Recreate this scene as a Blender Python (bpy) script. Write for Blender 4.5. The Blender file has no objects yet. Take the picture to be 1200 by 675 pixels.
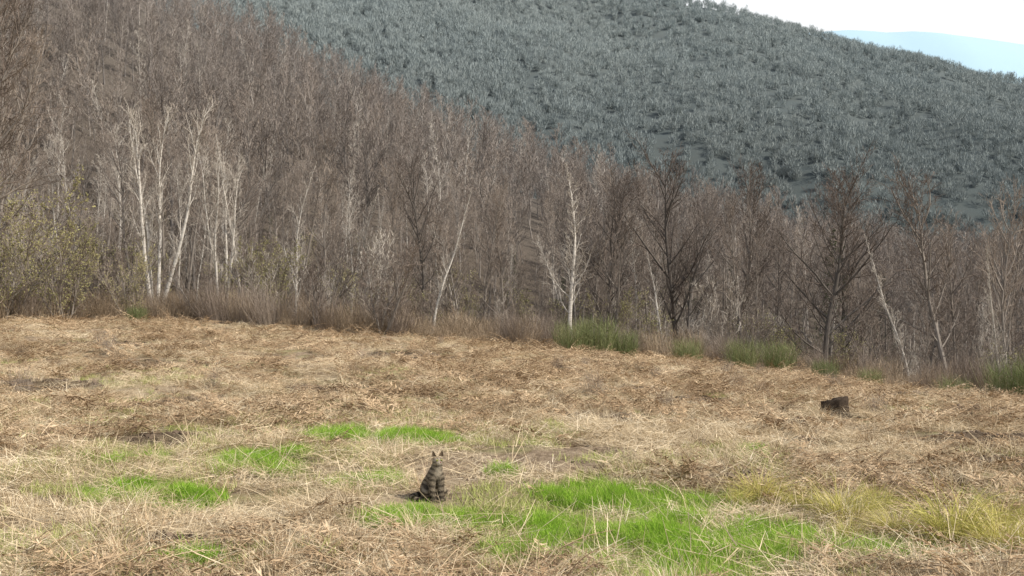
import bpy, math, random, bmesh
import numpy as np
from mathutils import Vector
R = np.random.RandomState
scene = bpy.context.scene

# ------------------------------------------------------------------ noise / terrain
def _h(xi, yi, s):
    h = (xi * 374761393 + yi * 668265263 + s * 1442695041) & 0xffffffff
    h = ((h ^ (h >> 13)) * 1274126177) & 0xffffffff
    return ((h ^ (h >> 16)) & 0xffff) / 65535.0
def vnoise(x, y, s=0):
    x = np.asarray(x, float); y = np.asarray(y, float)
    xf = np.floor(x); yf = np.floor(y)
    xi = xf.astype(np.int64); yi = yf.astype(np.int64)
    u = x - xf; v = y - yf
    u = u*u*(3-2*u); v = v*v*(3-2*v)
    return (_h(xi,yi,s)*(1-u)+_h(xi+1,yi,s)*u)*(1-v)+(_h(xi,yi+1,s)*(1-u)+_h(xi+1,yi+1,s)*u)*v
def fbm(x, y, s=0, o=4):
    a = 0; w = 0.5; t = 0
    for i in range(o):
        a = a + w*vnoise(x*2**i+17.3*i, y*2**i-9.1*i, s+i); t += w; w *= 0.5
    return a/t
def sst(a, b, x):
    t = np.clip((x-a)/(b-a), 0, 1); return t*t*(3-2*t)

# churned earth patches in the clearing (x, y, rx, ry)
SOIL = [(6.4,13.4,.95,.6),(5.5,11.3,1.0,.55),(2.3,9.9,.45,.3),(1.5,15.3,.7,.6),(-4.4,12.6,.5,.45),(3.9,12.9,.5,.35),(-5.5,16.5,.9,.6),(7.9,17.5,1.1,.7),
        (4.6,9.9,.6,.3),(-3.6,20,1.1,.9),(2.8,22,1.2,1.),(-8.5,24,1.4,1.1),(9.5,24,1.4,1.1),(-2.6,7.4,.4,.25),(4.3,15,.6,.45),
        (-9,19,1,.8),(-12,29,1.6,1.4),(-3,30,1.6,1.4),(6,31,1.6,1.3),(13,29,1.6,1.3),(3.4,18.5,.7,.6),(7.4,12.,.7,.35)]
def soil(x, y):
    d = np.full(np.shape(x), 9.)
    for (a,b,c,e) in SOIL: d = np.minimum(d, ((x-a)/c)**2+((y-b)/e)**2)
    return d + 1.4*(fbm(x/.3, y/.3, 155, 3)-.5)

def height(x, y):
    x = np.asarray(x, float); y = np.asarray(y, float)
    t = sst(8, 40, y)
    xc = np.clip(x, -45, 45)
    zf = -1.86 + t*(-0.085*xc - 0.0018*xc*xc) - t*.15
    near = 1 - sst(60, 120, y)
    zf = zf + near*(0.16*(fbm(x/3.0, y/3.0, 3)-0.5) + 0.17*(fbm(x/0.7, y/0.7, 9)-0.5) + sst(12,22,y)*.34*(fbm(x/1.7,y/2.4,13,3)-.5))
    for (a,b,c,e) in SOIL:
        d = ((x-a)/c)**2+((y-b)/e)**2; zf = zf + .08*np.exp(-d*1.2) - .06*np.exp(-(((x-a)/c)**2+((y-b+e*.9)/(e*.6))**2))
    edge = 43 + 3*(fbm(x/9.0, x*0+2, 5)-0.5)
    zf = zf - sst(edge, edge+32, y)*np.interp(x, [-40,-15,0,30], [0.3,1.5,3.5,4.5])
    hc = np.interp(x, [-400,-150,-74,-32,8,60,120,200,500], [160,106,64,39,23,7,-2,-10,-20])
    hc = hc + 5*(fbm(x/40., y/60., 21)-0.5)
    up = np.clip((y-58)/172., 0, 1)
    up = up*up*(3-2*up)*0.5+up*0.5
    z = zf*(1-up) + hc*up
    dn = sst(230, 430, y)
    z = z*(1-dn) + (-45)*dn
    mc = np.interp(x, [-3000,-800,-320,0,200,330,520,900,1600,3500], [380,400,372,342,300,262,206,110,40,20])
    m = np.clip((y-420)/580., 0, 1); mb = 1 - sst(1000, 1700, y)
    mz = -45 + (mc+45)*np.where(y < 1000, m**0.92, mb)
    rug = sst(430, 560, y)*(1-sst(900, 1000, y))
    mz = mz + rug*(120*(fbm(x/230.+3, y/420., 31, 4)-0.5)) + sst(430,560,y)*10*(fbm(x/60., y/60., 37, 3)-0.5)
    z = np.where(y > 430, mz, z)
    rc = np.interp(x, [-3500,0,500,858,1100,1354,2000,3500], [500,640,725,752,748,700,560,420])
    rr = sst(1700, 2600, y)
    z = z + rr*(rc + 40*(fbm(x/300., y/300., 41, 4)-0.5))
    z = z - sst(2600, 4200, y)*400
    return z

def new_mesh(name, V, F, mats=(), midx=None, smooth=False, val=True):
    me = bpy.data.meshes.new(name)
    if not isinstance(F, list): F = [F]
    F = [np.asarray(f, np.int32) for f in F if len(f)]
    me.vertices.add(len(V)); me.vertices.foreach_set('co', np.asarray(V, np.float32).ravel())
    loops = np.concatenate([f.ravel() for f in F])
    tot = np.concatenate([np.full(len(f), f.shape[1], np.int32) for f in F])
    st = np.concatenate([[0], np.cumsum(tot)[:-1]]).astype(np.int32)
    me.loops.add(len(loops)); me.loops.foreach_set('vertex_index', loops)
    me.polygons.add(len(tot)); me.polygons.foreach_set('loop_start', st); me.polygons.foreach_set('loop_total', tot)
    for m in mats: me.materials.append(m)
    if midx is not None: me.polygons.foreach_set('material_index', np.asarray(midx, np.int32))
    me.polygons.foreach_set('use_smooth', np.full(len(tot), smooth, bool))
    me.update(calc_edges=True)
    if val: me.validate()
    return me
def add_obj(name, me, loc=(0,0,0), rz=0, sc=1, parent=None):
    o = bpy.data.objects.new(name, me); scene.collection.objects.link(o)
    o.location = loc; o.rotation_euler = (0,0,rz)
    o.scale = (sc,sc,sc) if not hasattr(sc,'__len__') else sc
    if parent: o.parent = parent
    return o

# ------------------------------------------------------------------ materials
def base_mat(name):
    m = bpy.data.materials.new(name); m.use_nodes = True
    nt = m.node_tree; nt.nodes.clear()
    return m, nt
def N(nt, t, **k):
    n = nt.nodes.new(t)
    for a, b in k.items(): setattr(n, a, b)
    return n
def ramp(nt, fac, stops):
    r = N(nt, 'ShaderNodeValToRGB'); cr = r.color_ramp
    while len(cr.elements) > 1: cr.elements.remove(cr.elements[-1])
    cr.elements[0].position = stops[0][0]; cr.elements[0].color = (*stops[0][1], 1)
    for p, c in stops[1:]:
        e = cr.elements.new(p); e.color = (*c, 1)
    nt.links.new(fac, r.inputs[0]); return r.outputs[0]
def mix(nt, fac, a, b, blend='MIX'):
    m = N(nt, 'ShaderNodeMix', data_type='RGBA', blend_type=blend)
    for s, v in ((m.inputs[0], fac), (m.inputs[6], a), (m.inputs[7], b)):
        if isinstance(v, bpy.types.NodeSocket): nt.links.new(v, s)
        elif hasattr(v, '__len__'): s.default_value = (*v, 1)
        else: s.default_value = v
    return m.outputs[2]
def noise(nt, scale, detail=4, vec=None, rough=0.6):
    n = N(nt, 'ShaderNodeTexNoise'); n.inputs['Scale'].default_value = scale
    n.inputs['Detail'].default_value = detail; n.inputs['Roughness'].default_value = rough
    if vec is not None: nt.links.new(vec, n.inputs['Vector'])
    return n.outputs[0]
def mr(nt, v, a, b, c=0., d=1., smooth=False):
    m = N(nt, 'ShaderNodeMapRange'); m.inputs[1].default_value=a; m.inputs[2].default_value=b
    m.inputs[3].default_value=c; m.inputs[4].default_value=d
    if smooth: m.interpolation_type='SMOOTHSTEP'
    nt.links.new(v, m.inputs[0]); return m.outputs[0]
def world_y(nt):
    g = N(nt, 'ShaderNodeNewGeometry'); s = N(nt, 'ShaderNodeSeparateXYZ')
    nt.links.new(g.outputs['Position'], s.inputs[0]); return g, s
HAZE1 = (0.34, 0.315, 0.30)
HAZE2_FOOT_SHADE = (0.145, 0.185, 0.195)
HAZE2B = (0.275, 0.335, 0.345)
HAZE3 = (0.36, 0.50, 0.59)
def haze(nt, col, s, k=.80):  # aerial haze mixed into the surface colour by world position
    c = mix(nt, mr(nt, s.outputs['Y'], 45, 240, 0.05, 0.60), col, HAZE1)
    h2 = mix(nt, mr(nt, s.outputs['Z'], -20, 200), HAZE2_FOOT_SHADE, HAZE2B)  # haze tint painted darker low down to imitate shadow at the mountain foot
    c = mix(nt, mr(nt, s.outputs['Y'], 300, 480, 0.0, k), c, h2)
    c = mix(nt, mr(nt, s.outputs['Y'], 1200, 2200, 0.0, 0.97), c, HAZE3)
    return c
def out_diff(nt, col, rough=0.9, transl=0.0, bump=None):
    o = N(nt, 'ShaderNodeOutputMaterial')
    if rough >= .8:
        p = N(nt, 'ShaderNodeBsdfDiffuse'); nt.links.new(col, p.inputs[0])
    else:
        p = N(nt, 'ShaderNodeBsdfPrincipled'); p.inputs['Roughness'].default_value = rough
        p.inputs['Specular IOR Level'].default_value = 0.2
        nt.links.new(col, p.inputs['Base Color'])
    if bump is not None: nt.links.new(bump, p.inputs['Normal'])
    if transl > 0:
        t = N(nt, 'ShaderNodeBsdfTranslucent'); nt.links.new(col, t.inputs[0])
        ms = N(nt, 'ShaderNodeMixShader'); ms.inputs[0].default_value = transl
        nt.links.new(p.outputs[0], ms.inputs[1]); nt.links.new(t.outputs[0], ms.inputs[2])
        nt.links.new(ms.outputs[0], o.inputs[0])
    else: nt.links.new(p.outputs[0], o.inputs[0])
def mat_island(name, stops, rough=0.8, transl=0.0, obj=0.35, hz=False):
    m, nt = base_mat(name)
    g, s = world_y(nt)
    oi = N(nt, 'ShaderNodeObjectInfo')
    a = N(nt, 'ShaderNodeMath', operation='MULTIPLY'); a.inputs[1].default_value = 1-obj
    b = N(nt, 'ShaderNodeMath', operation='MULTIPLY_ADD'); b.inputs[1].default_value = obj
    nt.links.new(g.outputs['Random Per Island'], a.inputs[0])
    nt.links.new(oi.outputs['Random'], b.inputs[0]); nt.links.new(a.outputs[0], b.inputs[2])
    c = ramp(nt, b.outputs[0], stops)
    if hz: c = haze(nt, c, s)
    out_diff(nt, c, rough, transl); return m

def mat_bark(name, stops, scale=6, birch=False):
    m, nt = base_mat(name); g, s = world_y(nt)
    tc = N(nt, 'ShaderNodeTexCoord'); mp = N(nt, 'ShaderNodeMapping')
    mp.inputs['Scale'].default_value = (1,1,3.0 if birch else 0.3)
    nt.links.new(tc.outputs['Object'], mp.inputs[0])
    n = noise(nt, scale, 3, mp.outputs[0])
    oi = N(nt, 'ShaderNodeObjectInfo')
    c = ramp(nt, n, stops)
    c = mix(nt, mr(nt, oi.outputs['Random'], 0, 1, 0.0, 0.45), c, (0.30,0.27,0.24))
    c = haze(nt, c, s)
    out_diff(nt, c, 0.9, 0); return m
BARK = mat_bark('grey_brown_bark', [(0.3,(0.10,0.083,0.068)),(0.55,(0.20,0.17,0.14)),(0.8,(0.32,0.28,0.24))])
DARK = mat_bark('dark_bark', [(0.3,(0.04,0.034,0.029)),(0.6,(0.10,0.085,0.072)),(0.8,(0.17,0.15,0.128))])
BIRCH = mat_bark('pale_bark', [(0.3,(0.12,0.10,0.085)),(0.42,(0.50,0.46,0.40)),(0.8,(0.70,0.66,0.60))], 4, True)
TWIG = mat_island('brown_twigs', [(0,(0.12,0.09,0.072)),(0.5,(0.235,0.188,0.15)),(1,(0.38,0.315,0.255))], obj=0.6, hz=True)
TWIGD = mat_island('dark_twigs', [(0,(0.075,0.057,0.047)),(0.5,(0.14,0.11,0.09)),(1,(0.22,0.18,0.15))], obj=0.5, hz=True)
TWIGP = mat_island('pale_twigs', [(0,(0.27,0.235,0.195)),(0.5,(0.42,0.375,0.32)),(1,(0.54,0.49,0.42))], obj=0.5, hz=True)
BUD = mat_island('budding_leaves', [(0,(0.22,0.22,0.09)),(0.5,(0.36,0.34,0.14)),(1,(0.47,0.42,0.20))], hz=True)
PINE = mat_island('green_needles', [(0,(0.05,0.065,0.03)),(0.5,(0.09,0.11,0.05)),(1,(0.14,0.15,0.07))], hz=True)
BROOM = mat_island('broom_stems', [(0,(0.08,0.105,0.04)),(0.5,(0.16,0.19,0.08)),(1,(0.30,0.29,0.15))])
BRUSH = mat_island('brown_brush', [(0,(0.14,0.10,0.065)),(0.5,(0.27,0.205,0.14)),(1,(0.45,0.365,0.265))], obj=0.6)
STRAW = mat_island('dry_straw', [(0,(0.20,0.145,0.085)),(0.3,(0.47,0.365,0.23)),(0.7,(0.70,0.58,0.40)),(1,(0.86,0.77,0.59))])
FERN = mat_island('dead_bracken', [(0,(0.10,0.066,0.04)),(0.4,(0.29,0.20,0.12)),(0.75,(0.50,0.37,0.235)),(1,(0.68,0.54,0.37))], obj=0.55)
GREEN = mat_island('fresh_grass', [(0,(0.12,0.24,0.025)),(0.4,(0.27,0.46,0.05)),(0.85,(0.42,0.58,0.10)),(1,(0.62,0.58,0.30))], transl=0.4, obj=.35)
OLIVE = mat_island('olive_grass', [(0,(0.21,0.24,0.07)),(0.5,(0.36,0.40,0.12)),(1,(0.56,0.53,0.26))])
SEDGE = mat_island('yellow_sedge', [(0,(0.20,0.20,0.06)),(0.4,(0.44,0.42,0.12)),(0.75,(0.66,0.58,0.21)),(1,(0.80,0.69,0.39))], transl=0.3, obj=0.3)
CLOD = mat_island('dark_soil', [(0,(0.045,0.033,0.024)),(0.5,(0.10,0.074,0.053)),(1,(0.22,0.165,0.12))], obj=.7)
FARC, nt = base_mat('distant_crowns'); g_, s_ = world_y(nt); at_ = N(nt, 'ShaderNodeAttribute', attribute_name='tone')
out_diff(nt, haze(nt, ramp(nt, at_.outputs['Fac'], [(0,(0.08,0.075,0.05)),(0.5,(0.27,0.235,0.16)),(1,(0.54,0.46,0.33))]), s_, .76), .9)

def ground_mat():
    m, nt = base_mat('hillside_ground'); g, s = world_y(nt); P = g.outputs['Position']
    n1 = noise(nt, 0.45, 6, P); n2 = noise(nt, 9, 6, P, 0.7); n3 = noise(nt, 60, 3, P, 0.7)
    dirt = ramp(nt, n2, [(0.3,(0.11,0.077,0.05)),(0.5,(0.28,0.21,0.145)),(0.72,(0.49,0.395,0.28))])
    straw = ramp(nt, n3, [(0.3,(0.27,0.20,0.125)),(0.55,(0.54,0.43,0.285)),(0.75,(0.72,0.61,0.44))])
    c = mix(nt, mr(nt, n1, 0.42, 0.58, 0.05, 0.9), dirt, straw)
    n4 = noise(nt, 0.7, 5, P)
    c = mix(nt, mr(nt, n4, 0.50, 0.64, 0.0, 0.5), c, (0.29,0.31,0.11))
    at = N(nt, 'ShaderNodeAttribute', attribute_name='soil')
    c = mix(nt, at.outputs['Fac'], c, ramp(nt, n2, [(.3,(.05,.036,.026)),(.6,(.13,.095,.068)),(.8,(.26,.20,.145))]))
    litter = ramp(nt, n2, [(0.3,(0.045,0.036,0.027)),(0.7,(0.14,0.11,0.083))])
    c = mix(nt, mr(nt, s.outputs['Y'], 43, 50), c, litter)
    c = mix(nt, mr(nt, s.outputs['Y'], 60, 230, 0.0, 0.6), c, (0.165,0.155,0.145))  # distance haze painted into the hillside ground colour
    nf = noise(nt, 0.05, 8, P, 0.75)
    far = mix(nt, mr(nt, s.outputs['Z'], -20, 200), (0.055,0.068,0.07), (0.11,0.13,0.133))  # hazy mountain tint, with the foot's shadow painted in as darker low ground
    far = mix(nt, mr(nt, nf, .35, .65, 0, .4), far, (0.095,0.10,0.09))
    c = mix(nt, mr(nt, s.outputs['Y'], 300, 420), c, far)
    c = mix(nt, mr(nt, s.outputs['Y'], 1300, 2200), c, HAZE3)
    ad = N(nt, 'ShaderNodeMath', operation='ADD'); nt.links.new(n2, ad.inputs[0]); nt.links.new(n3, ad.inputs[1])
    b = N(nt, 'ShaderNodeBump'); b.inputs['Strength'].default_value = 0.8; b.inputs['Distance'].default_value=0.05
    nt.links.new(ad.outputs[0], b.inputs['Height'])
    out_diff(nt, c, 0.95, 0, b.outputs[0]); return m
def axis_lines(a, step, g, lim):
    v = list(np.arange(0, a, step)); d = step
    x = a
    while x < lim: v.append(x); d *= g; x += d
    v.append(lim); return np.array(v)
xp = axis_lines(6, 0.1, 1.035, 3400); xs = np.concatenate([-xp[:0:-1], xp])
yp = axis_lines(15, 0.1, 1.03, 4200) + 3; ys = np.concatenate([[-300,-120,-50,-20,-8,-3,-1,0,1,1.7,2.3,2.7], yp])
X, Y = np.meshgrid(xs, ys); Z = height(X, Y)
nx, ny = len(xs), len(ys)
i = np.arange(nx-1)[None,:] + nx*np.arange(ny-1)[:,None]; i = i.ravel()
F = np.stack([i, i+1, i+1+nx, i+nx], 1)
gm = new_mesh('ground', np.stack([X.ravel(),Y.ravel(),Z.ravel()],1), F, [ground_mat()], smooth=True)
at = gm.attributes.new('soil', 'FLOAT', 'POINT'); at.data.foreach_set('value', sst(1.15,.5,soil(X.ravel(),Y.ravel())).astype(np.float32)*.9)
add_obj('ground', gm)

# ------------------------------------------------------------------ blades (ribbons)
def blades(rs, n, rad, L, lean, curve, width, zb=(0,0.02), seg=3, elev_bias=0, mound=0):
    a = rs.rand(n)*2*math.pi; r = rad*np.sqrt(rs.rand(n))
    bx, by = r*np.cos(a), r*np.sin(a)
    bz = rs.uniform(*zb, n) + mound*(1-(r/max(rad,1e-6))**2)
    az = rs.rand(n)*2*math.pi
    if elev_bias: az = a + rs.normal(0, 0.6, n)
    ln = rs.uniform(*L, n); th = rs.uniform(*lean, n); cv = rs.uniform(*curve, n); w = rs.uniform(*width, n)
    side = az + math.pi/2 + rs.normal(0, .5, n)
    P = np.stack([bx,by,bz],1); rows = []
    tw = rs.normal(0, .35, n)
    for k in range(seg+1):
        t = k/seg
        wk = w*(1-t*0.9)*0.5
        sv = np.stack([np.cos(side)*wk, np.sin(side)*wk, tw*wk],1)
        rows += [P-sv, P+sv]
        ang = th + cv*(k+0.5)/seg
        d = np.stack([np.sin(ang)*np.cos(az), np.sin(ang)*np.sin(az), np.cos(ang)],1)*(ln/seg)[:,None]
        P = P + d
        P[:,2] = np.maximum(P[:,2], 0.004)
    V = np.stack(rows, 1).reshape(-1,3)
    m = 2*(seg+1); base = (np.arange(n)*m)[:,None]
    F = np.concatenate([base+np.array([[2*k,2*k+1,2*k+3,2*k+2]]) for k in range(seg)])
    return V, F
def join(parts):
    Vs, Fs, M = [], [], []; off = 0
    for V, F, mi in parts:
        Vs.append(V); Fs.append(F+off); M.append(np.full(len(F), mi)); off += len(V)
    return np.concatenate(Vs), np.concatenate(Fs), np.concatenate(M)

src_cols = {}
def source(colname, me):
    c = src_cols.get(colname)
    if c is None:
        c = bpy.data.collections.new(colname); src_cols[colname] = c
    o = bpy.data.objects.new('%s_piece_%02d' % (colname, len(c.objects)), me); c.objects.link(o)

def scatter(name, colname, pts, scl, rs, tilt=0.1, idx=None, yaw=None, sxy=None):
    n = len(pts); col = src_cols[colname]
    me = bpy.data.meshes.new(name); me.vertices.add(n)
    me.vertices.foreach_set('co', np.asarray(pts, np.float32).ravel())
    rot = np.stack([rs.normal(0,tilt,n), rs.normal(0,tilt,n), rs.rand(n)*2*math.pi if yaw is None else yaw],1)
    a = me.attributes.new('rot', 'FLOAT_VECTOR', 'POINT'); a.data.foreach_set('vector', rot.astype(np.float32).ravel())
    scl = np.asarray(scl, float)
    S = np.stack([scl if sxy is None else sxy, scl if sxy is None else sxy, scl],1)
    a = me.attributes.new('scl', 'FLOAT_VECTOR', 'POINT'); a.data.foreach_set('vector', S.astype(np.float32).ravel())
    if idx is None: idx = rs.randint(0, len(col.objects), n)
    a = me.attributes.new('idx', 'INT', 'POINT'); a.data.foreach_set('value', np.asarray(idx, np.int32))
    o = bpy.data.objects.new(name, me); scene.collection.objects.link(o)
    ng = bpy.data.node_groups.new(name+'_nodes', 'GeometryNodeTree')
    ng.interface.new_socket('Geometry', in_out='INPUT', socket_type='NodeSocketGeometry')
    ng.interface.new_socket('Geometry', in_out='OUTPUT', socket_type='NodeSocketGeometry')
    gi = ng.nodes.new('NodeGroupInput'); go = ng.nodes.new('NodeGroupOutput')
    ip = ng.nodes.new('GeometryNodeInstanceOnPoints')
    ci = ng.nodes.new('GeometryNodeCollectionInfo'); ci.inputs['Collection'].default_value = col
    ci.inputs['Separate Children'].default_value = True; ci.inputs['Reset Children'].default_value = True
    ip.inputs['Pick Instance'].default_value = True
    def na(nm, t):
        x = ng.nodes.new('GeometryNodeInputNamedAttribute'); x.data_type = t; x.inputs['Name'].default_value = nm; return x.outputs['Attribute']
    L = ng.links.new
    L(gi.outputs[0], ip.inputs['Points']); L(ci.outputs[0], ip.inputs['Instance'])
    L(na('idx','INT'), ip.inputs['Instance Index']); L(na('rot','FLOAT_VECTOR'), ip.inputs['Rotation']); L(na('scl','FLOAT_VECTOR'), ip.inputs['Scale'])
    L(ip.outputs[0], go.inputs[0])
    md = o.modifiers.new('scatter', 'NODES'); md.node_group = ng
    return o
def on_ground(x, y, dz=0): return np.stack([x, y, height(x, y)+dz], 1)

# ------------------------------------------------------------------ trees
def tubes(paths):
    Vs, Fs, M = [], [], []; off = 0
    for P, r, ns, mi in paths:
        k = len(P)
        d = P[-1]-P[0]; d = d/(np.linalg.norm(d)+1e-9)
        u = np.cross(d, (0,0,1.) if abs(d[2]) < 0.9 else (1.,0,0)); u /= np.linalg.norm(u); v = np.cross(d, u)
        a = np.arange(ns)*2*math.pi/ns
        ring = np.cos(a)[:,None]*u + np.sin(a)[:,None]*v
        V = (P[:,None,:] + ring[None]*r[:,None,None]).reshape(-1,3)
        if ns == 2:
            f = np.stack([np.arange(k-1)*2, np.arange(k-1)*2+1, np.arange(k-1)*2+3, np.arange(k-1)*2+2],1)
        else:
            j = np.arange(ns); j2 = (j+1) % ns
            f = np.concatenate([np.stack([q*ns+j, q*ns+j2, (q+1)*ns+j2, (q+1)*ns+j],1) for q in range(k-1)])
        Vs.append(V); Fs.append(f+off); M.append(np.full(len(f), mi)); off += len(V)
    return np.concatenate(Vs), np.concatenate(Fs), np.concatenate(M)

def make_tree(seed, H=14, start=0.35, spread=0.28, n=(30,7,5), ang=(0.75,0.7,0.7), up=(0.02,0.10,0.08),
              r0=0.13, tw=0.010, wob=0.05, fork=0, leaves=0, leafmat=2, mats=None, prof='oval', lod=0, forkb=(0.06,0.28), ls=(.03,.06)):
    rs = R(seed); paths = []; tips = []
    nlev = len(n)
    def branch(p, d, L, r, lev):
        ns = ([12,6,4,2,1],[8,4,2,1,1])[lod][lev]
        sides = ([8,4,3,3,2],[5,3,3,2,2])[lod][lev]
        pts = [p]; dirs = [d]
        for q in range(ns):
            d = d + rs.normal(0, wob*(1+lev*0.8), 3) + np.array([0,0,up[min(lev,2)]])
            d = d/np.linalg.norm(d); p = p + d*(L/ns); pts.append(p); dirs.append(d)
        pts = np.array(pts); tt = np.linspace(0,1,ns+1)
        rr = np.maximum(r*(1-tt)**0.8 if lev == 0 else r*(1-0.75*tt), tw*0.6)
        if lev == 0: rr[0] = r*1.35
        paths.append((pts, rr, sides, 0 if lev < 2 else 1))
        if lev >= nlev:
            tips.append((pts[-1], pts[len(pts)//2])); return
        nn = n[lev]; t0 = start if lev == 0 else 0.15
        for c in range(nn):
            t = t0 + (1-t0)*((c+rs.rand())/nn)
            f = t*ns; q = min(int(f), ns-1); pos = pts[q]+(pts[q+1]-pts[q])*(f-q); pd = dirs[q]
            w = rs.normal(0,1,3); w -= pd*np.dot(w,pd); w /= np.linalg.norm(w)
            a = ang[lev]*rs.uniform(0.65,1.25)
            if lev == 0: a = a*(1.15-0.5*t)
            cd = pd*math.cos(a)+w*math.sin(a)
            if lev == 0:
                s = (t-t0)/(1-t0)
                if prof == 'oval': k = (0.45+1.1*s)*(1-s)**0.55+0.12
                elif prof == 'cone': k = (1-s)*0.9+0.12
                else: k = 0.8*(1-s)**0.4+0.2
                cl = H*spread*k*rs.uniform(0.6,1.2)
            else: cl = L*rs.uniform(0.3,0.6)*(1-0.35*t)
            cr = min(r*0.55, max(tw, cl*0.016)) if lev == 0 else max(tw*(0.85 if lev>1 else 1.1), rr[q]*0.5)
            branch(pos, cd, cl, cr, lev+1)
    if fork:
        for k in range(fork):
            a = k*2*math.pi/fork + rs.rand(); b = rs.uniform(*forkb)
            branch(np.array([0.12*math.cos(a),0.12*math.sin(a),-0.2]), np.array([math.sin(b)*math.cos(a),math.sin(b)*math.sin(a),math.cos(b)]), H*rs.uniform(0.75,1.0), r0*rs.uniform(0.6,1), 0)
    else: branch(np.array([0,0,-0.3]), np.array([0.,0,1.]), H, r0, 0)
    V, F, M = tubes(paths)
    if leaves:
        T = np.array([t[0]*q+t[1]*(1-q) for t in tips for q in rs.rand(leaves)])
        k = len(T); a = rs.normal(0,1,(k,3)); a /= np.linalg.norm(a,axis=1)[:,None]; b = rs.normal(0,1,(k,3)); b -= a*(a*b).sum(1)[:,None]; b/=np.linalg.norm(b,axis=1)[:,None]
        s = rs.uniform(*ls,k)[:,None]
        LV = np.stack([T-a*s, T+b*s*0.5, T+a*s, T-b*s*0.5],1).reshape(-1,3)
        LF = (np.arange(k)*4)[:,None]+np.arange(4)[None]
        F = np.concatenate([F, LF+len(V)]); V = np.concatenate([V, LV]); M = np.concatenate([M, np.full(k, leafmat)])
    return new_mesh('bare_tree_mesh', V, F, mats, M, smooth=False)

HH=[13,12,14,11,15,13,12,14,10]; ST=[.35,.25,.4,.2,.45,.3,.35,.4,.15]; SP=[.26,.33,.16,.30,.24,.34,.15,.28,.32]; RR=[.12,.13,.10,.11,.14,.14,.09,.13,.09]
for k in range(9):
    pale = k in (2, 6); dark = k in (1, 5)
    mats = [BIRCH if pale else (DARK if dark else BARK), TWIGP if pale else (TWIGD if dark else TWIG), BUD]
    pf = 'round' if k in (3,8) else 'oval'
    source('forest', make_tree(100+k, H=HH[k], start=ST[k], spread=SP[k], n=(26,6,6), tw=0.012, r0=RR[k], mats=mats, prof=pf, lod=0))
    source('far_forest', make_tree(200+k, H=HH[k], start=ST[k]*.6, spread=SP[k]*1.1, n=(20,6,5), tw=0.026, r0=RR[k], mats=[BARK if pale and k==6 else mats[0],TWIG if pale and k==6 else mats[1],BUD], prof=pf, lod=1))
source('forest', make_tree(133, H=11, start=.15, spread=.2, n=(36,7,4), ang=(1.2,.7,.7), up=(.02,0,0), tw=.012, mats=[DARK,TWIGD,PINE], leaves=5, prof='cone', lod=1))
for k in range(4):
    source('thicket', make_tree(900+k, H=[4.5,6,3.5,5.5][k], start=.08, spread=[.35,.25,.4,.28][k], n=(14,6,4), ang=(.6,.6,.6), tw=.011, r0=.045, fork=[4,2,5,3][k], wob=.07,
        mats=[[BARK,DARK,BARK,BARK][k],[TWIG,TWIGD,TWIG,TWIGP][k],BUD], leaves=[1,0,0,0][k], prof='oval', lod=1))

rs = R(5)
def wedge(n, y0, y1, kl, kr, m=10, pw=0.5):
    y = np.sqrt(rs.uniform(y0**2, y1**2, n)); x = rs.uniform(-1,1,n)
    x = np.where(x < 0, x*(kl*y+m), x*(kr*y+m)); return x, y
def mountain():
    x, y = wedge(15500, 425, 1030, 0.28, 0.66, 20); T = len(x); n = 115
    S = rs.uniform(.5,1.0,T)*(.7+.55*fbm(x/50,y/50,14)); H = rs.uniform(9,14,T)*S; W = rs.uniform(2.6,4.9,T)*S
    tone = np.clip(rs.normal(.45,.13,T)+1.1*(fbm(x/70,y/120,15)-.5),0,1)
    base = on_ground(x,y)
    d = rs.normal(0,1,(T,n,3)); d /= np.linalg.norm(d,axis=2)[...,None]; r = rs.rand(T,n)**.45
    c = np.stack([d[...,0]*r*W[:,None], d[...,1]*r*W[:,None], H[:,None]*(.50+.44*d[...,2]*r)],2)+base[:,None]
    up = d*.45+np.array([0,0,1.])+rs.normal(0,.25,(T,n,3)); up /= np.linalg.norm(up,axis=2)[...,None]
    sd = np.cross(up, rs.normal(0,1,(T,n,3))); sd /= np.linalg.norm(sd,axis=2)[...,None]
    L = rs.uniform(1.0,2.6,(T,n,1)); w = rs.uniform(.07,.25,(T,n,1))
    V = np.stack([c-sd*w-up*L*.3, c+sd*w-up*L*.3, c+up*L],2).reshape(-1,3)
    tn = np.clip(tone[:,None]+rs.normal(0,.09,(T,n)),0,1); tn = np.repeat(tn.ravel(),3)
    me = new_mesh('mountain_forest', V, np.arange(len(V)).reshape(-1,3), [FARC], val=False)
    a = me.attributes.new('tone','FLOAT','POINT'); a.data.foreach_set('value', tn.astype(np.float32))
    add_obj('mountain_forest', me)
mountain()
x, y = wedge(3000, 100, 262, 0.62, 0.62, 12)
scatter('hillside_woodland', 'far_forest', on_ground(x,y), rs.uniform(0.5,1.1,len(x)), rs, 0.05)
x, y = wedge(430, 60, 105, 0.62, 0.62, 12)
idx = rs.randint(0, 9, len(x)); idx = np.where(rs.rand(len(x)) < 0.04, 9, idx)
scatter('woodland', 'forest', on_ground(x,y), rs.uniform(0.4,.95,len(x))*np.interp(x,[0,20],[1,1.1]), rs, 0.05, idx=idx)
x, y = wedge(420, 46.5, 95, 0.6, 0.6, 6)
scatter('thicket', 'thicket', on_ground(x,y), rs.uniform(0.5,1.15,len(x)), rs, 0.08)

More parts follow.
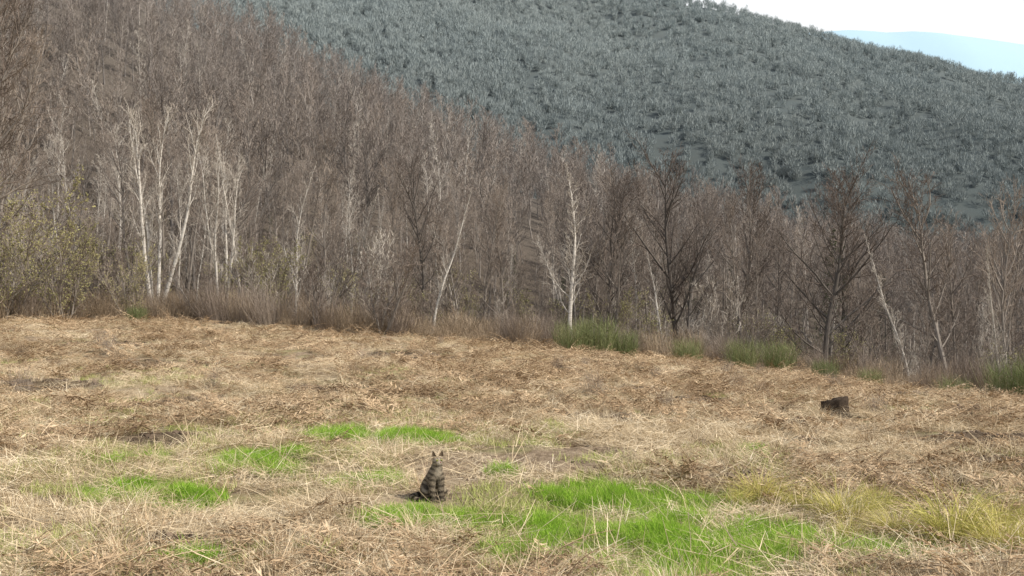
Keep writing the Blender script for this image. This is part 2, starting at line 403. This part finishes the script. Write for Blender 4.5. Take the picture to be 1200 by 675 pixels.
def brush(seed, mat, n, H, rad, lean=(0.0,0.7)):
    rs = R(seed); V, F = blades(rs, n, rad, (H*0.4,H), lean, (-0.3,0.5), (0.008,0.018), seg=3, elev_bias=1)
    V2, F2 = blades(rs, n*2, rad*1.3, (H*0.15,H*0.4), (0.1,1.3), (-0.4,0.4), (0.006,0.014), zb=(0.1*H,0.65*H), seg=2)
    V, F, M = join([(V,F,0),(V2,F2,0)])
    return new_mesh('brush_mesh', V, F, [mat])
for k in range(4): source('undergrowth', brush(400+k, BRUSH if k < 3 else TWIG, 170, [1.3,0.9,1.7,2.3][k], [.6,.8,.5,.5][k]))
x = rs.uniform(-32,32,600); y = 42.5+rs.exponential(4.5,600)+1.8*np.sin(x*0.3)+3*(fbm(x/4,x*0,8)-.5)
sc = rs.uniform(.35,1.2,len(x))*np.interp(x,[-30,0,30],[1.3,.9,1])
y2 = rs.uniform(15,42,110); x2 = rs.uniform(-.55,.55,110)*y2
x = np.concatenate([x,x2]); y = np.concatenate([y,y2]); sc = np.concatenate([sc, rs.uniform(.12,.34,110)])
scatter('undergrowth', 'undergrowth', on_ground(x,y,-0.05), sc, rs, 0.15)

# named trees ------------------------------------------------------
T_dark = [make_tree(500+k, H=11+k, start=[.15,.25,.2][k], spread=[.40,.33,.36][k], n=(30,8,6,3), ang=([.9,.7,.8][k],.7,.7,.7), up=(.02,.09,.06), tw=.010, r0=.15, mats=[[DARK,BARK,DARK][k],TWIGD,BUD], prof=['round','oval','oval'][k]) for k in range(3)]
T_brown = [make_tree(520+k, H=13, start=.25, spread=.27, n=(30,7,5,2), ang=(.6,.6,.7,.7), tw=.009, r0=.13, mats=[BARK,TWIG,BUD]) for k in range(2)]
T_pale = [make_tree(540+k, H=12, start=.2, spread=[.13,.2,.15][k], n=(34,6,5), ang=(.5,.6,.6), tw=.012, r0=.11, mats=[BIRCH,TWIGP,BUD], prof='cone') for k in range(3)]
T_fork = make_tree(560, H=13, start=.25, spread=.14, n=(20,6,5), ang=(.45,.6,.6), tw=.012, r0=.12, fork=4, mats=[BIRCH,TWIGP,BUD])
S_dark = [make_tree(570+k, H=3.6, start=.1, spread=.4, n=(16,6,5), ang=(.6,.6,.6), tw=.010, r0=.07, fork=3+k, wob=.09, forkb=(.15,.5), mats=[DARK,TWIGD,BUD], prof='oval') for k in range(2)]
S_bud = make_tree(580, H=5, start=.08, spread=.36, n=(16,6,4), ang=(.6,.6,.6), tw=.009, r0=.05, fork=5, wob=.07, mats=[BARK,TWIG,BUD], leaves=3, ls=(.02,.05), prof='oval', forkb=(.1,.5))
def plant(name, me, x, y, sc=1, rz=0):
    return add_obj(name, me, (x,y,float(height(x,y))), rz, sc)
plant('bare_tree', T_dark[2], -18.8, 34, (1.05,1.05,1.25), 1)
plant('bare_tree', T_dark[1], -21.8, 39, (1.0,1.0,1.1), 1)
plant('bare_tree', T_brown[0], -24.5, 46, 1.05, 2)
plant('poplar_tree', T_fork, -19.6, 54, 1.18, 0.5)
plant('poplar_tree', T_fork, -16.8, 57, 1.0, 2.5)
plant('birch_tree', T_pale[0], -16.5, 60, 1.0, 2.5)
plant('birch_tree', T_pale[1], -12.8, 58, .85, 1.5)
plant('birch_tree', T_pale[2], -10.2, 62, .8, .5)
plant('birch_tree', T_pale[0], -4.2, 52, .72, 4.5)
plant('birch_tree', T_pale[1], 2.9, 47.5, (1.1,1.1,.80), 3.5)
plant('birch_tree', T_pale[2], 8.6, 56, .62, 3.0)
plant('birch_tree', T_pale[0], 21.5, 53, .8, 1.0)
plant('birch_tree', T_pale[2], 24.8, 50, .75, 5.0)
plant('bare_tree', T_dark[0], 10.6, 64, (1.2,1.2,1.3), 0)
plant('bare_tree', T_dark[1], 14.4, 66, (1.25,1.25,1.2), 1)
plant('bare_tree', T_dark[2], 6.6, 66, 1.0, 4)
plant('bare_tree', T_dark[0], 18.2, 57, (1.25,1.25,1.15), 2)
plant('bare_tree', T_dark[1], 25.0, 56, (1.35,1.35,1.15), 3)
plant('bare_tree', T_brown[1], 29.2, 58, 1.1, 3)
plant('bare_tree', T_dark[2], 21.6, 64, 1.1, 5)
plant('bare_tree', T_brown[1], -7.4, 60, .8, 1)
plant('bare_tree', T_brown[0], -1.8, 63, .8, 1)
plant('budding_shrub', S_bud, -19.8, 43.5, .95, 0)
plant('budding_shrub', S_bud, -22.0, 42.5, 1.1, 3)
plant('budding_shrub', S_bud, -24, 46, 1.5, 1)
plant('budding_shrub', S_bud, -17.6, 45.5, .7, 5)
plant('budding_shrub', S_bud, -12.6, 50, .9, 2)
plant('budding_shrub', S_bud, 5.6, 50, .7, 4)
plant('bare_shrub', S_dark[0], -8.3, 42.2, 1.0, 0)
plant('bare_shrub', S_dark[1], -5.4, 41.0, 1.15, 2)
plant('bare_shrub', S_dark[0], -14.5, 46, .9, 3)
plant('bare_shrub', S_dark[1], 23.3, 43, 1.0, 3)
plant('bare_shrub', S_dark[0], 12, 50, 1.0, 3)
BR = [brush(600+k, BROOM, 420, 1.5, .55, (0.0,0.6)) for k in range(3)]
for (bx,by,s,q) in [(2.4,40.2,1.0,0),(3.5,40.8,1.2,1),(4.7,41.5,.95,2),(9.6,41,1.0,1),(11.2,41.5,1.1,0),(12.9,40.5,.75,2),(14.2,39,.65,1),(17.3,34,1.3,0),(18.4,33.5,1.6,1),(19.4,35,1.4,2),(16.2,36,.8,2),(7.5,42,.9,2),(-16.2,42.5,.6,1)]:
    plant('broom_bush', BR[q], bx, by, s, bx)

# ------------------------------------------------------------------ field cover
rs = R(11)
for k in range(4):
    r = R(700+k); V, F = blades(r, 150, .42, (.10,.42), (1.15,1.62), (-.15,.35), (.003,.008), zb=(0,.07), seg=2)
    V2, F2 = blades(r, 30, .35, (.08,.26), (.2,1.1), (.1,1.2), (.003,.006), seg=3); V,F,M = join([(V,F,0),(V2,F2,0)])
    source('dry_grass', new_mesh('straw', V, F, [STRAW]))
def frond(seed):
    r = R(seed); parts = []
    for q in range(7):
        az = r.rand()*6.28; L = r.uniform(.35,.75); ang = r.uniform(.9,1.5); p = np.array([r.uniform(-.2,.2), r.uniform(-.2,.2), r.uniform(.02,.12)])
        ns = 9; pts = [p]
        for t in range(ns):
            ang += r.uniform(0,.12); d = np.array([math.sin(ang)*math.cos(az), math.sin(ang)*math.sin(az), math.cos(ang)])
            p = p+d*L/ns; p[2] = max(p[2], .01); pts.append(p)
        pts = np.array(pts); V,F,_ = tubes([(pts, np.linspace(.0045,.0015,ns+1), 4, 0)]); parts.append((V,F,0))
        Vs=[];
        for t in range(2, ns+1):
            for sgn in (-1,1):
                for rep in range(3):
                    l = L*.24*(1-t/(ns+2))*r.uniform(.5,1.2); a2 = az+sgn*r.uniform(.7,1.4); b = pts[t]
                    e = np.array([math.cos(a2), math.sin(a2), r.uniform(-.5,.4)])*l; wv = np.array([-math.sin(a2), math.cos(a2), r.uniform(-.6,.6)])*l*.075
                    m = b+e*.5; Vs.append([b, m+wv, b+e, m-wv])
        Vs = np.array(Vs).reshape(-1,3); Vs[:,2] = np.maximum(Vs[:,2], .005)
        parts.append((Vs, (np.arange(len(Vs)//4)*4)[:,None]+np.arange(4)[None], 0))
    V,F,M = join(parts); return new_mesh('bracken', V, F, [FERN])
for k in range(5): source('dead_bracken', frond(720+k))
for k in range(3):
    r = R(740+k); V, F = blades(r, 90, .10, (.10,.32), (.05,.9), (.2,1.4), (.003,.006), elev_bias=1)
    source('dry_tufts', new_mesh('tuft', V, F, [STRAW if k else FERN]))
for k in range(4):
    r = R(760+k); V, F = blades(r, 95, .09, (.04,.15), (.0,.8), (.1,1.2), (.004,.008), elev_bias=0)
    source('green_grass', new_mesh('green_tuft', V, F, [GREEN]))
for k in range(3):
    r = R(780+k); V, F = blades(r, 60, .16, (.04,.12), (.1,.8), (.1,1.0), (.003,.006))
    source('olive_grass', new_mesh('olive_tuft', V, F, [OLIVE]))
for k in range(2):
    r = R(790+k); parts=[]
    for q in range(5):
        a=r.rand()*6.28; b=r.uniform(.2,1.1); L=r.uniform(.2,.6); p=np.array([r.uniform(-.15,.15),r.uniform(-.15,.15),0.])
        d=np.array([math.sin(b)*math.cos(a),math.sin(b)*math.sin(a),math.cos(b)])
        V,F,_=tubes([(np.array([p,p+d*L*.5,p+d*L+r.normal(0,.03,3)]),np.array([.004,.003,.0015]),3,0)]); parts.append((V,F,0))
    V,F,M=join(parts); source('dry_stalks', new_mesh('stalks', V, F, [STRAW]))
for k in range(4):
    bmh = bmesh.new(); bmesh.ops.create_icosphere(bmh, subdivisions=2, radius=.05); r = R(830+k)
    for v in bmh.verts: v.co *= r.uniform(.6,1.25); v.co.z *= .6
    me = bpy.data.meshes.new('clod'); bmh.to_mesh(me); bmh.free(); me.materials.append(CLOD); source('soil_clods', me)

def fieldpts(n, y0=5.0, y1=46, pw=1.0, m=2):
    u = rs.rand(n); y = y0*(y1/y0)**(u**pw); x = rs.uniform(-1,1,n)*(0.58*y+m)
    k = y < 44+1.5*np.sin(x*.4); return x[k], y[k]
GP = [(.95,9.1,.7,.6),(.65,7.7,1.,1.),(1.2,7.2,.9,.9),(1.7,7.4,.6,.5),(-.58,8.2,.7,.40),(-.2,7.9,.5,.35),(-3.5,9.2,.65,.5),(-3.0,8.9,.45,.4),(-2.75,10.9,.55,.9),(-1.4,9.9,.35,.5),
      (2.75,6.95,.4,.35),(-.1,10.7,.15,.2),(-5.0,8.3,.45,.35),(-2.25,7.0,.3,.2),(-1.25,12.6,.5,.7),(2.9,12.,.2,.3),(1.35,8.5,.6,.5),(-2.3,12.8,.55,.8),(2.0,7.8,.4,.35),(3.3,6.9,.3,.2),(-4.3,11,.5,.6)]
def ingreen(x, y, grow=1.0):
    d = np.full(np.shape(x), 9.)
    for (a,b,c,e) in GP: d = np.minimum(d, ((x-a)/(c*grow))**2+((y-b)/(e*grow))**2)
    return d + 2.2*(fbm(x/.45, y/.45, 55, 4)-.5)
def bare(x, y):
    return ((x-.1)/1.4)**2+((y-10.6)/2.3)**2 + 1.6*(fbm(x/.6,y/.6,66,3)-.5)
cx, cy = -.70, 9.1
def clear(x, y):
    return (((x-cx)/.32)**2+((y-cy+.12)/.42)**2 > 1) & (((x-5.35)/.3)**2+((y-16.2)/.5)**2 > 1)
x, y = fieldpts(10500)
g = ingreen(x,y); b = bare(x,y); so_ = soil(x,y)
pr = np.where(g<.7,.08,1.)*np.where(b<1,.22,1.)*np.where(so_<1.2,.05,1.)*np.clip(fbm(x/1.3,y/1.3,71)*4-1.2,.10,1)
k = (rs.rand(len(x)) < pr)&(((x-cx)/.65)**2+((y-cy+.3)/.75)**2 > 1)&clear(x,y); x,y = x[k],y[k]
scatter('dry_grass', 'dry_grass', on_ground(x,y,-.005), rs.uniform(.4,1.2,len(x))*(.85+y*.012), rs, .12)
x, y = fieldpts(9000, pw=.7)
g = ingreen(x,y); b = bare(x,y); dens = fbm(x/2.2+5,y/3.2,81)
pr = np.where(g<1.3,.0,1.)*np.where(b<1.3,.03,1.)*np.where(soil(x,y)<1.3,.03,1.)*sst(.42,.60,dens+.14*sst(14,22,y)+.10*sst(1,4,x)-.08*sst(12,8,y))
k = (rs.rand(len(x)) < pr)&(((x-cx)/.8)**2+((y-cy+.3)/.9)**2 > 1)&(((x-5.35)/.7)**2+((y-16.1)/.9)**2 > 1); x,y = x[k],y[k]
scatter('dead_bracken', 'dead_bracken', on_ground(x,y,-.01), rs.uniform(.5,1.2,len(x))*(.75+y*.014), rs, .2)
x, y = fieldpts(3500)
g = ingreen(x,y); b = bare(x,y)
k = (g>.8)&(b>.9)&(rs.rand(len(x))<sst(.4,.58,fbm(x/1.0,y/1.0,91)))&clear(x,y)&(((x-cx)/.5)**2+((y-cy+.3)/.6)**2 > 1); x,y = x[k],y[k]
scatter('dry_tufts', 'dry_tufts', on_ground(x,y,-.01), rs.uniform(.4,1.2,len(x)), rs, .2)
x, y = fieldpts(420); k=clear(x,y); x,y=x[k],y[k]; scatter('dry_stalks', 'dry_stalks', on_ground(x,y,-.01), rs.uniform(.5,1.1,len(x)), rs, .2)
n = 36000; x = rs.uniform(-6,4,n); y = rs.uniform(5.5,14,n); g = ingreen(x,y); k = (rs.rand(n) < np.clip((1.1-g)*1.3,0,1)*sst(.2,.45,fbm(x/.16,y/.16,77,2)))&clear(x,y); x,y=x[k],y[k]
scatter('green_grass', 'green_grass', on_ground(x,y,-.01), rs.uniform(.4,1.25,len(x))*np.interp(fbm(x/.3,y/.3,78,2),[.3,.7],[.6,1.15]), rs, .15)
x, y = fieldpts(12000, y1=24)
reg = fbm(x/1.5,y/2.2,95)+.25*np.exp(-(((x+3.5)/3)**2+((y-12)/3.8)**2)); k = ((rs.rand(len(x)) < sst(.50,.68,reg)*.85) | ((ingreen(x,y,1.3)<1.1)&(rs.rand(len(x))<.7)))&clear(x,y)&(soil(x,y)>.8); x,y=x[k],y[k]
scatter('olive_grass', 'olive_grass', on_ground(x,y,.01), rs.uniform(.6,1.25,len(x)), rs, .12)
x, y = fieldpts(34000, y0=6, y1=34); so_ = soil(x,y); b = bare(x,y)
k = ((rs.rand(len(x)) < np.where(so_<1.1,.85,0))|((b<1)&(rs.rand(len(x))<.12))|(rs.rand(len(x))<.014))&clear(x,y)&(ingreen(x,y)>.9); x,y=x[k],y[k]
scatter('soil_clods', 'soil_clods', on_ground(x,y,-.005), rs.uniform(.2,1.0,len(x))**1.7*(.7+y*.04), rs, .5)
SG = []
for k in range(3):
    r = R(800+k); V, F = blades(r, 520, .13, (.14,.40), (.05,1.1), (.5,1.9), (.003,.007), zb=(0,.03), seg=4, elev_bias=1, mound=.07)
    SG.append(new_mesh('sedge_tussock', V, F, [SEDGE]))
for q,(a,b,s) in enumerate([(2.25,8.9,1.1),(2.5,8.65,.8),(2.78,8.3,1.2),(3.15,8.5,.85),(3.3,7.35,1.5),(3.5,7.0,1.3),(3.02,7.75,.95),(3.3,8.9,.65),(3.85,7.8,.95),(4.25,8.1,.75),(2.02,8.75,.6),(3.72,6.7,1.15),(2.62,7.7,.6),(1.85,9.3,.4),(4.6,8.9,.65)]):
    plant('sedge_tussock', SG[q%3], a, b, s, q*1.3)

# ------------------------------------------------------------------ stump
def stump(seed, rad, H, mat):
    r = R(seed); ns, nr = 22, 8; V=[]
    ph = r.rand(4)*6.28
    for j in range(nr+1):
        t = j/nr; z = -0.06+(H+.06)*t
        for q in range(ns):
            a = q/ns*2*math.pi
            rr = rad*(1+.55*(1-t)**3*(.6+.4*math.sin(4*a+ph[0]))+.10*math.sin(3*a+ph[1])+.06*math.sin(7*a+ph[2])+r.normal(0,.03))
            V.append((rr*math.cos(a), rr*math.sin(a), z+(t**3)*(.05*math.sin(a+ph[3])+r.normal(0,.012))))
    V.append((0,0,H-.015)); F=[]
    for j in range(nr):
        for q in range(ns):
            F.append((j*ns+q, j*ns+(q+1)%ns, (j+1)*ns+(q+1)%ns, (j+1)*ns+q))
    T=[(nr*ns+q, nr*ns+(q+1)%ns, len(V)-1) for q in range(ns)]
    return new_mesh('stump', np.array(V), [np.array(F), np.array(T)], [mat], smooth=True)
CH, nt = base_mat('weathered_stump_wood'); g_, s_ = world_y(nt)
out_diff(nt, ramp(nt, noise(nt, 25, 6, g_.outputs['Position']), [(.3,(.03,.023,.018)),(.6,(.07,.053,.04)),(.8,(.14,.11,.085))]))
plant('tree_stump', stump(1,.20,.26,CH), 5.35, 16.3, 1, 0)

# ------------------------------------------------------------------ wildcat (sitting)
def build_cat(loc, yaw, sc):
    root = bpy.data.objects.new('wildcat', None); scene.collection.objects.link(root)
    root.location = loc; root.rotation_euler = (0,0,yaw); root.scale = sc; root.empty_display_size = .2
    pts = []; edges = []
    def add(p, r, par=None):
        pts.append((p, r)); i = len(pts)-1
        if par is not None: edges.append((par, i))
        return i
    pel = add((0,-.125,.095), (.080,.085))
    mid = add((0,-.085,.185), (.070,.076), pel)
    che = add((0,-.015,.255), (.058,.066), mid)
    nek = add((0,.015,.315), (.042,.044), che)
    hd = add((0,.035,.366), (.054,.048), nek)
    add((0,.084,.352), (.023,.019), hd)
    for s in (-1,1):
        h = add((s*.055,-.115,.085), (.052,.058), pel); kn = add((s*.088,-.03,.080), (.034,.038), h)
        hk = add((s*.080,-.095,.028), (.020,.020), kn); add((s*.074,.01,.018), (.021,.017), hk)
        sh = add((s*.038,.008,.215), (.028,.034), che); el = add((s*.044,.008,.145), (.022,.024), sh)
        wr = add((s*.036,.032,.055), (.015,.016), el); add((s*.038,.058,.017), (.019,.016), wr)
    t = add((.01,-.205,.05), (.028,.028), pel)
    for p, r in [((.07,-.235,.033),.028),((.14,-.20,.030),.028),((.175,-.13,.029),.028),((.17,-.06,.028),.027),((.145,.0,.024),.020)]:
        t = add(p, (r,r), t)
    me = bpy.data.meshes.new('cat_skel'); me.from_pydata([p for p,_ in pts], edges, [])
    o = bpy.data.objects.new('cat_skel', me); scene.collection.objects.link(o)
    md = o.modifiers.new('skin', 'SKIN'); md.use_smooth_shade = True
    for i_, (p, r) in enumerate(pts): me.skin_vertices[0].data[i_].radius = r
    me.skin_vertices[0].data[0].use_root = True
    o.modifiers.new('sub', 'SUBSURF').levels = 3
    dg = bpy.context.evaluated_depsgraph_get(); dg.update()
    bm = bpy.data.meshes.new_from_object(o.evaluated_get(dg)); bm.name = 'wildcat_body'
    bpy.data.objects.remove(o)
    n = len(bm.vertices); co = np.zeros(n*3, np.float32); bm.vertices.foreach_get('co', co); co = co.reshape(-1,3)
    no = np.zeros(n*3, np.float32); bm.vertices.foreach_get('normal', no); no = no.reshape(-1,3)
    def colour(c):
        x,y,z = c[:,0],c[:,1],c[:,2]
        tan = np.array([.27,.225,.165]); dk = np.array([.028,.023,.018]); cream = np.array([.50,.44,.35])
        w = vnoise(np.abs(x)*30+y*20,z*20,3)*2.0
        stripe = sst(-.1,.5, np.sin(z*135+w-np.abs(x)*30+y*25))
        def mx(A,B,f): return A*(1-f[:,None])+B*f[:,None]
        C = mx(np.tile(tan,(len(c),1)), dk, .8*stripe)
        C = mx(C, dk, .8*np.exp(-(x/.016)**2)*sst(-.1,-.14,y)*(z>.06))
        C = mx(C, cream, .7*np.exp(-(x/.026)**2)*sst(-.01,.02,y)*(z<.32)*(z>.1))
        face = (z>.325)*1.
        fs = sst(.0,.6,np.sin(x*230))*sst(.362,.385,z)+sst(.2,.7,np.sin(z*200))*sst(.025,.04,np.abs(x))*(z<.365)
        C = mx(C, mx(np.tile(tan*1.15,(len(c),1)), dk, np.clip(fs,0,1)*.65), face)
        muz = np.exp(-((x/.022)**2+((z-.343)/.016)**2))*sst(.06,.08,y); C = mx(C, np.array([.62,.56,.47]), muz)
        tl = ((x>.05)&(z<.07)&((x>.115)|(y<-.185)))*1.; s_ = np.arctan2(y+.1, x-.02)
        tb = sst(-.2,.3,np.sin(s_*11)); tb = np.maximum(tb, (y>-.03)*1.)
        return mx(C, mx(np.tile(tan*.8,(len(c),1)), dk, tb), tl)
    m, nt = base_mat('tabby_fur'); a = N(nt, 'ShaderNodeAttribute', attribute_name='fur')
    c = mix(nt, mr(nt, noise(nt, 300, 2), .3,.7,0,.25), a.outputs['Color'], (.12,.095,.07)); out_diff(nt, c, .85)
    def setcol(me, C):
        at = me.color_attributes.new('fur', 'FLOAT_COLOR', 'POINT'); at.data.foreach_set('color', np.concatenate([C, np.ones((len(C),1))],1).astype(np.float32).ravel())
    setcol(bm, colour(co)); bm.materials.clear(); bm.materials.append(m)
    bo = bpy.data.objects.new('body', bm); scene.collection.objects.link(bo); bo.parent = root
    K = 26000
    r = R(3); k = r.randint(0,n,K); p = co[k]+r.normal(0,.002,(K,3)); nn = no[k]
    d = nn*.6+np.array([0,-.2,-.7])+r.normal(0,.2,(K,3)); d /= np.linalg.norm(d,axis=1)[:,None]
    L = np.where((p[:,2]<.06)|(p[:,2]>.33),.007,.014)[:,None]*r.uniform(.6,1.2,(K,1))
    s = np.cross(d, r.normal(0,1,(K,3))); s /= np.linalg.norm(s,axis=1)[:,None]; s*= .0011
    V = np.stack([p-s,p+s,p+d*L],1).reshape(-1,3); V[:,2] = np.maximum(V[:,2],.002)
    fm = new_mesh('fur', V, (np.arange(K)*3)[:,None]+np.arange(3)[None], [m]); C = np.repeat(colour(p)*r.uniform(.8,1.2,(K,1)),3,axis=0); setcol(fm, C)
    fo = bpy.data.objects.new('fur', fm); scene.collection.objects.link(fo); fo.parent = root
    em, nt2 = base_mat('ear_fur'); out_diff(nt2, ramp(nt2, noise(nt2, 60), [(.3,(.12,.09,.06)),(.7,(.20,.15,.11))]), .9)
    for s_, nm in ((-1,'ear_left'),(1,'ear_right')):
        c0 = np.array([s_*.032,.030,.396]); V=[]
        for q in range(9):
            a = math.pi*q/8; V.append(c0+np.array([math.cos(a)*.025, -math.sin(a)*.015, 0]))
        for q in range(9):
            a = math.pi*q/8; V.append(c0+np.array([math.cos(a)*.014+s_*.006, -math.sin(a)*.009, .028]))
        V.append(c0+np.array([s_*.012,-.002,.054]))
        Fq = [(q,q+1,q+10,q+9) for q in range(8)]; Ft = [(9+q,10+q,18) for q in range(8)]
        eo = bpy.data.objects.new(nm, new_mesh(nm, np.array(V), [np.array(Fq), np.array(Ft)], [em], smooth=True)); scene.collection.objects.link(eo); eo.parent = root
    eye, nt3 = base_mat('cat_eye'); out_diff(nt3, ramp(nt3, noise(nt3, 5), [(.3,(.25,.28,.06)),(.7,(.35,.35,.08))]), .15)
    pup, nt5 = base_mat('cat_pupil'); out_diff(nt5, ramp(nt5, noise(nt5, 5), [(.3,(.01,.01,.01)),(.7,(.015,.015,.015))]), .1)
    nose, nt4 = base_mat('cat_nose'); out_diff(nt4, ramp(nt4, noise(nt4, 5), [(.3,(.2,.08,.07)),(.7,(.3,.12,.1))]), .4)
    for nm, p_, rad_, mt in (('eye_left',(-.020,.076,.371),.0085,eye),('eye_right',(.020,.076,.371),.0085,eye),('pupil_left',(-.0205,.0825,.371),.0035,pup),('pupil_right',(.0205,.0825,.371),.0035,pup),('nose',(0,.103,.356),.006,nose)):
        bpy.ops.mesh.primitive_uv_sphere_add(segments=14, ring_count=8, radius=rad_, location=(0,0,0)); e = bpy.context.object
        e.name = nm; e.location = p_; e.data.materials.append(mt); e.parent = root
build_cat((cx,cy,float(height(cx,cy))-.004), math.radians(205), (1.06,1.06,1.08))

# ------------------------------------------------------------------ light, sky, camera
EL, AZ = 42, 112
sun = bpy.data.lights.new('sun', 'SUN'); sun.energy = 5.0; sun.angle = math.radians(.5); sun.color = (1,.94,.84)
so = bpy.data.objects.new('sun', sun); scene.collection.objects.link(so)
e, a = math.radians(EL), math.radians(AZ)
dv = Vector((math.cos(e)*math.sin(a), math.cos(e)*math.cos(a), math.sin(e)))
so.rotation_euler = dv.to_track_quat('Z','Y').to_euler(); so.location = (30,-20,40)
w = bpy.data.worlds.new('World'); scene.world = w; w.use_nodes = True; nt = w.node_tree
bg = nt.nodes['Background']; sk = nt.nodes.new('ShaderNodeTexSky'); sk.sky_type = 'NISHITA'; sk.sun_disc = False
sk.sun_elevation = e; sk.sun_rotation = a; sk.dust_density = 3; sk.air_density = 1.0; sk.altitude = 300
tc = nt.nodes.new('ShaderNodeTexCoord'); sp = nt.nodes.new('ShaderNodeSeparateXYZ'); nt.links.new(tc.outputs['Generated'], sp.inputs[0])
c = mix(nt, mr(nt, sp.outputs['Z'], .25, .8, .94, .15, True), sk.outputs[0], (7.2,7.3,7.3))
nt.links.new(c, bg.inputs[0]); bg.inputs[1].default_value = .15
cam = bpy.data.cameras.new('camera'); co = bpy.data.objects.new('camera', cam); scene.collection.objects.link(co)
cam.lens = 34.56; cam.sensor_width = 36; cam.clip_end = 12000; cam.clip_start = .1
co.location = (0,0,0); co.rotation_euler = (math.radians(90.62),0,0)
scene.camera = co
scene.view_settings.view_transform = 'Standard'; scene.view_settings.look = 'None'; scene.view_settings.exposure = 0
